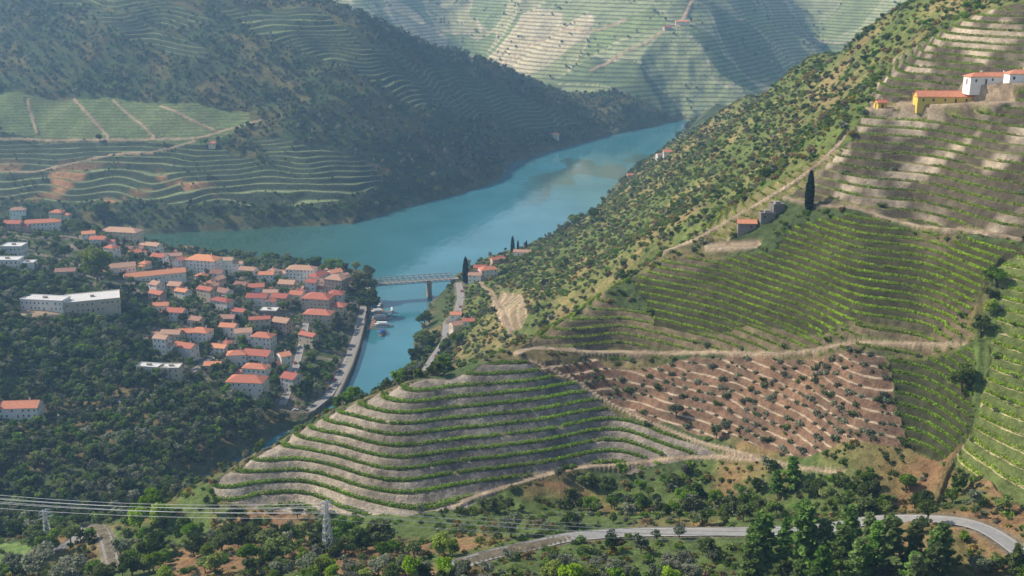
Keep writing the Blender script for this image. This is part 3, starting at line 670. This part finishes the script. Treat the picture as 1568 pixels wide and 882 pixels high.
def scatter(n,t0,t1,y0,y1,fn,clump=0,cs=40,hclear=True):
    y=np.sqrt(rng.uniform(y0**2,y1**2,n)); t=rng.uniform(t0,t1,n); x=t*y
    j,i=idx(x,y); k=fn(REG[j,i],D[j,i],x,y)&(WT[j,i]<.15)&(D[j,i]>2)
    if clump: k&=(fbm(x,y,cs,77,2)+rng.uniform(-.12,.12,n))>clump
    x=x[k];y=y[k]
    if hclear:
        kk=np.ones(len(x),bool)
        for hx,hy,hr in HX: kk&=((x-hx)**2+(y-hy)**2)>(hr+.5)**2
        x=x[kk];y=y[kk]
    return x,y
def mass(name,xy,hr,protos,sink=.1):
    x,y=xy; n=len(x); pk=rng.integers(0,len(protos),n); h=(hr[0]+(hr[1]-hr[0])*rng.random(n)**1.5)*rng.uniform(.75,1.25,n)
    for i,pm in enumerate(protos):
        m=pk==i; instancer(name,x[m],y[m],h[m],pm,sink)
bl_=[tree('broad',s,220,.12,m,'oak') for s,m in ((1,lf_dark),(2,lf_dark),(3,lf_mid),(4,lf_dark),(5,lf_olive))]
bm_=[tree('broad',s,480,.09,m,'broadleaf') for s,m in ((11,lf_dark),(12,lf_mid),(13,lf_dark),(14,lf_mid),(15,lf_olive))]
sh_=[tree('shrub',s,150,.22,m,'shrub') for s,m in ((21,lf_mid),(22,lf_olive),(23,lf_dry),(24,lf_dark),(25,lf_mid),(26,lf_mid),(27,lf_mid),(28,lf_dry))]
ol_=[tree('shrub',s,150,.2,lf_olive,'olive') for s in (31,32)]
mass('hillside_woodland',scatter(27000,-.6,.25,1250,2230,lambda r,d,x,y:(r==21)),(4,9),bl_)
mass('field_trees',scatter(9000,-.6,.1,1250,2000,lambda r,d,x,y:np.isin(r,[9,10]),.54,28),(2.5,5),bl_)
mass('far_woodland',scatter(8000,-.6,.6,2230,3600,lambda r,d,x,y:(r==22),.58,90),(4,10),bl_)
mass('riverside_trees',scatter(14000,-.6,.3,640,2250,lambda r,d,x,y:(r==24)|((d<26)&(r!=23)&(y>1200))),(4,10),bm_)
mass('hillside_scrub',scatter(52000,-.1,.6,500,1800,lambda r,d,x,y:(r==0)&(x>-60)),(1.0,4.0),sh_,.2)
mass('hillside_scrub',scatter(4500,-.05,.6,540,1700,lambda r,d,x,y:(r==0)&(x>-60),.5),(3.5,6),bm_)
mass('valley_woodland',scatter(8500,-.6,-.06,440,860,lambda r,d,x,y:(r==0)&(y>470)|((r==23)&(rng.random(len(x))<.2))),(3.5,9.5),bm_)
mass('village_trees',scatter(8000,-.6,-.1,700,1250,lambda r,d,x,y:(r==23)|(r==0),.40,25),(3.5,9),bm_)
mass('foreground_scrub',scatter(10000,-.6,.6,240,520,lambda r,d,x,y:(r==0)|(r==13)&(rng.random(len(x))<.1),.40,18),(.9,3),sh_,.1)
mass('foreground_woodland',scatter(1400,-.6,.6,235,440,lambda r,d,x,y:(r==0),.46,25),(3.5,7.5),bm_)
# ---------------------------------------------------------------- vine rows
sub=slice(int(np.searchsorted(rows,300)),int(np.searchsorted(rows,700)))
z_=ZB[sub]; ph_=PH[sub]; rg_=REG[sub]; wt_=WT[sub]; x_=XX[sub]; y_=YY[sub]
zt=np.gradient(z_,ts,axis=1); zy=np.gradient(z_,rows[sub],axis=0); gx=zt/y_; gy=zy-gx*ts[None]
VR=[1,2,3,5,6,7,12]
PX=[];PY=[];GX=[];GY=[];PR=[]
def cross(f0,regs,kp,hk):
    k=np.floor(ph_-f0)
    ok=np.isin(rg_,regs)&(wt_<.25)
    for ax_ in (0,1):
        if ax_==0: a=(slice(0,-1),slice(None)); b=(slice(1,None),slice(None))
        else: a=(slice(None),slice(0,-1)); b=(slice(None),slice(1,None))
        m=(np.abs(k[b]-k[a])==1)&ok[a]&ok[b]&(rg_[a]==rg_[b])
        G_=np.abs(gy[a])>=np.abs(gx[a]); m&=G_ if ax_==0 else ~G_
        m&=rng.random(m.shape)<kp
        kk=np.maximum(k[a],k[b]); fr_=np.clip((kk+f0-ph_[a])/(ph_[b]-ph_[a]+1e-9),0,1)
        PX.append((x_[a]+(x_[b]-x_[a])*fr_)[m]); PY.append((y_[a]+(y_[b]-y_[a])*fr_)[m]); GX.append(gx[a][m]); GY.append(gy[a][m]); PR.append(rg_[a][m])
cross(.10,VR,1,1); cross(.28,[1,7],.8,1)
PX,PY,GX,GY,PR=[np.concatenate(a) for a in (PX,PY,GX,GY,PR)]
k=(vn(PX,PY,5,51)>.1)&((PR!=6)|(vn(PX,PY,22,52)>.25)); PX,PY,GX,GY,PR=[a[k] for a in (PX,PY,GX,GY,PR)]
if len(PX)>125000:
    k=rng.random(len(PX))<125000/len(PX); PX,PY,GX,GY,PR=[a[k] for a in (PX,PY,GX,GY,PR)]
gl=np.hypot(GX,GY)+1e-6; tx,ty=-GY/gl,GX/gl
K=9; n=len(PX); al=rng.uniform(-.5,.5,(n,K)); ac=rng.uniform(-.26,.26,(n,K)); hz=rng.uniform(.25,1.3,(n,K))*np.where(PR==1,1.12,1)[:,None]
zz=Hg(Z,PX,PY)
pos=np.stack([PX[:,None]+tx[:,None]*al-ty[:,None]*ac,PY[:,None]+ty[:,None]*al+tx[:,None]*ac,zz[:,None]+hz],-1).reshape(-1,3)
v,f_=leaves(pos,.5,rng,1.2); me=fastmesh('vineyard_rows',v,f_)
vc={1:(.22,.36,.035),2:(.34,.48,.045),3:(.28,.38,.05),5:(.26,.40,.04),6:(.26,.37,.055),7:(.30,.42,.045),12:(.33,.42,.055)}
lut=np.zeros((13,3)); 
for r in vc: lut[r]=vc[r]
cc_=lut[PR]*(rng.uniform(.65,1.3,(n,1)))*(.65+.7*vn(PX,PY,14,61))[:,None]
addcol(me,'tint',np.repeat(cc_,K*4,axis=0))
vm,nt,out=newmat('vine_leaf'); a=N(nt,'ShaderNodeAttribute'); a.attribute_name='tint'
d_=N(nt,'ShaderNodeBsdfDiffuse'); t_=N(nt,'ShaderNodeBsdfTranslucent'); mx=N(nt,'ShaderNodeMixShader'); mx.inputs[0].default_value=.35
nt.links.new(a.outputs['Color'],d_.inputs['Color']); nt.links.new(a.outputs['Color'],t_.inputs['Color']); nt.links.new(d_.outputs[0],mx.inputs[1]); nt.links.new(t_.outputs[0],mx.inputs[2]); nt.links.new(mx.outputs[0],out.inputs['Surface'])
link('vineyard_rows',me,[vm])
PX=[];PY=[];GX=[];GY=[];PR=[]
cross(.12,[4],.12,1); cross(.7,[4],.03,1); cross(.12,[3],.02,1); cross(.1,[11],.1,1); cross(.1,[7],.02,1); cross(.4,[6],.008,1)
ox=np.concatenate(PX); oy=np.concatenate(PY); mass('olive_grove',(ox,oy),(1.2,2.9),ol_+[ol_[0],sh_[3]],.1)
# ---------------------------------------------------------------- individual trees
pines=[tree('pine',s,2400,.05,lf_pine,'pine') for s in (41,42,43)]
limes=[tree('broad',s,2200,.055,lf_lime,'lime_tree') for s in (51,52)]
mids=[tree('broad',s,2000,.055,m,'broad') for s,m in ((61,lf_mid),(62,lf_dark),(63,lf_mid))]
olv=[tree('broad',s,1800,.055,lf_olive,'olive') for s in (71,72)]
cyp=tree('cypress',81,2600,.035,lf_cyp,'cypress')
def put(name,u,v,hpx,me,wx=1.0):
    x,y,z=hit(u,v); h=hpx*depth(x,y,z)/(F*cp); o=link(name,me); o.location=(x,y,z-.1); wx*=random.uniform(.9,1.12); o.scale=(h*wx,h*wx*random.uniform(.9,1.1),h); o.rotation_euler=(R_(random.uniform(-3,3)),R_(random.uniform(-3,3)),random.uniform(0,6.28))
for u,v,h in [(1165,872,95),(1200,850,60),(1232,872,112),(1262,868,80),(1300,862,96),(1335,876,85),(1362,880,95),(1395,872,80),(1425,882,75),(1330,840,60),(1150,850,50),(1212,748,52),(1190,760,42),(1288,880,80),(1555,880,50)]+[(random.uniform(1130,1460),random.uniform(868,915),random.uniform(45,80)) for _ in range(14)]:
    put('pine_tree',u,v,h,random.choice(pines),1.15)
for u,v,h in [(845,905,50),(872,912,60),(905,908,50),(232,802,60),(215,815,45),(250,812,50),(150,437,62),(138,415,40),(560,895,30),(235,875,35),(205,868,28),(330,880,40),(1025,900,40),(1516,484,30)]+[(random.uniform(180,720),random.uniform(850,910),random.uniform(22,42)) for _ in range(14)]:
    put('lime_tree',u,v,h,random.choice(limes))
for u,v,h in [(1472,600,50),(1500,515,36),(1524,440,34),(1515,458,20),(480,420,30),(512,420,28),(556,455,44),(563,480,40),(565,432,30),(150,332,28),(1420,800,40),(440,830,30),(350,830,35),(600,850,25),(290,830,35),(380,868,45),(650,500,28),(648,540,38),(640,560,30),(1050,780,38),(930,760,32),(1325,770,42),(700,530,25),(880,350,25),(910,340,25),(545,418,20),(460,412,18),(100,395,24),(380,412,18)]+[(random.uniform(0,700),random.uniform(830,905),random.uniform(22,48)) for _ in range(36)]+[(random.uniform(860,1420),random.uniform(740,795),random.uniform(18,36)) for _ in range(30)]:
    put('broadleaf_tree',u,v,h,random.choice(mids),1.1)
for u,v,h in [(60,890,60),(110,895,50),(782,824,46),(580,885,38),(540,888,34),(620,880,32),(650,885,30),(470,880,35),(185,855,38),(20,885,40),(700,890,30),(1035,640,26),(955,880,24),(1440,870,28),(1500,880,35),(745,880,24),(430,890,40)]+[(random.uniform(520,1100),random.uniform(855,905),random.uniform(18,32)) for _ in range(25)]:
    put('olive_tree',u,v,h,random.choice(olv),1.15)
put('cypress_tree',1238,322,60,cyp,1.0)
for u,v,h in [(785,388,26),(713,434,40),(793,384,16),(806,382,14)]: put('cypress_tree',u,v,h,cyp,1.2)
# ---------------------------------------------------------------- haze
hm=bpy.data.materials.new('haze'); hm.use_nodes=True; nt=hm.node_tree; nt.nodes.clear(); out=nt.nodes.new('ShaderNodeOutputMaterial')
vs=nt.nodes.new('ShaderNodeVolumeScatter'); vs.inputs['Color'].default_value=(.34,.62,1,1); vs.inputs['Density'].default_value=.00019; vs.inputs['Anisotropy'].default_value=.35
nt.links.new(vs.outputs[0],out.inputs['Volume'])
b=MB(); b.box(-5000,5000,-200,7500,-20,600,0); b.obj('haze',[hm])
# ---------------------------------------------------------------- light, sky, camera
S=Vector((-.74,.20,.68)).normalized()
sun=bpy.data.lights.new('sun','SUN'); sun.energy=5.0; sun.angle=R_(.5); sun.color=(1,.95,.87); so=bpy.data.objects.new('sun',sun); scene.collection.objects.link(so); so.rotation_euler=S.to_track_quat('Z','Y').to_euler()
w=bpy.data.worlds.new('World'); scene.world=w; w.use_nodes=True; nt=w.node_tree; bg=nt.nodes['Background']; sk=nt.nodes.new('ShaderNodeTexSky'); sk.sky_type='NISHITA'; sk.sun_disc=False
sk.sun_elevation=math.asin(S.z); sk.sun_rotation=math.atan2(S.x,S.y)%(2*math.pi); nt.links.new(sk.outputs[0],bg.inputs[0]); bg.inputs[1].default_value=.15
cam=bpy.data.cameras.new('camera'); co=bpy.data.objects.new('camera',cam); scene.collection.objects.link(co); co.location=(0,0,CZ); co.rotation_euler=(math.pi/2-PITCH,0,0)
cam.sensor_width=36; cam.lens=36*F/1568; cam.clip_end=20000; cam.clip_start=1; scene.camera=co
scene.view_settings.view_transform='Standard'; scene.view_settings.look='None'; scene.view_settings.exposure=0
print('verts',NR*NT)
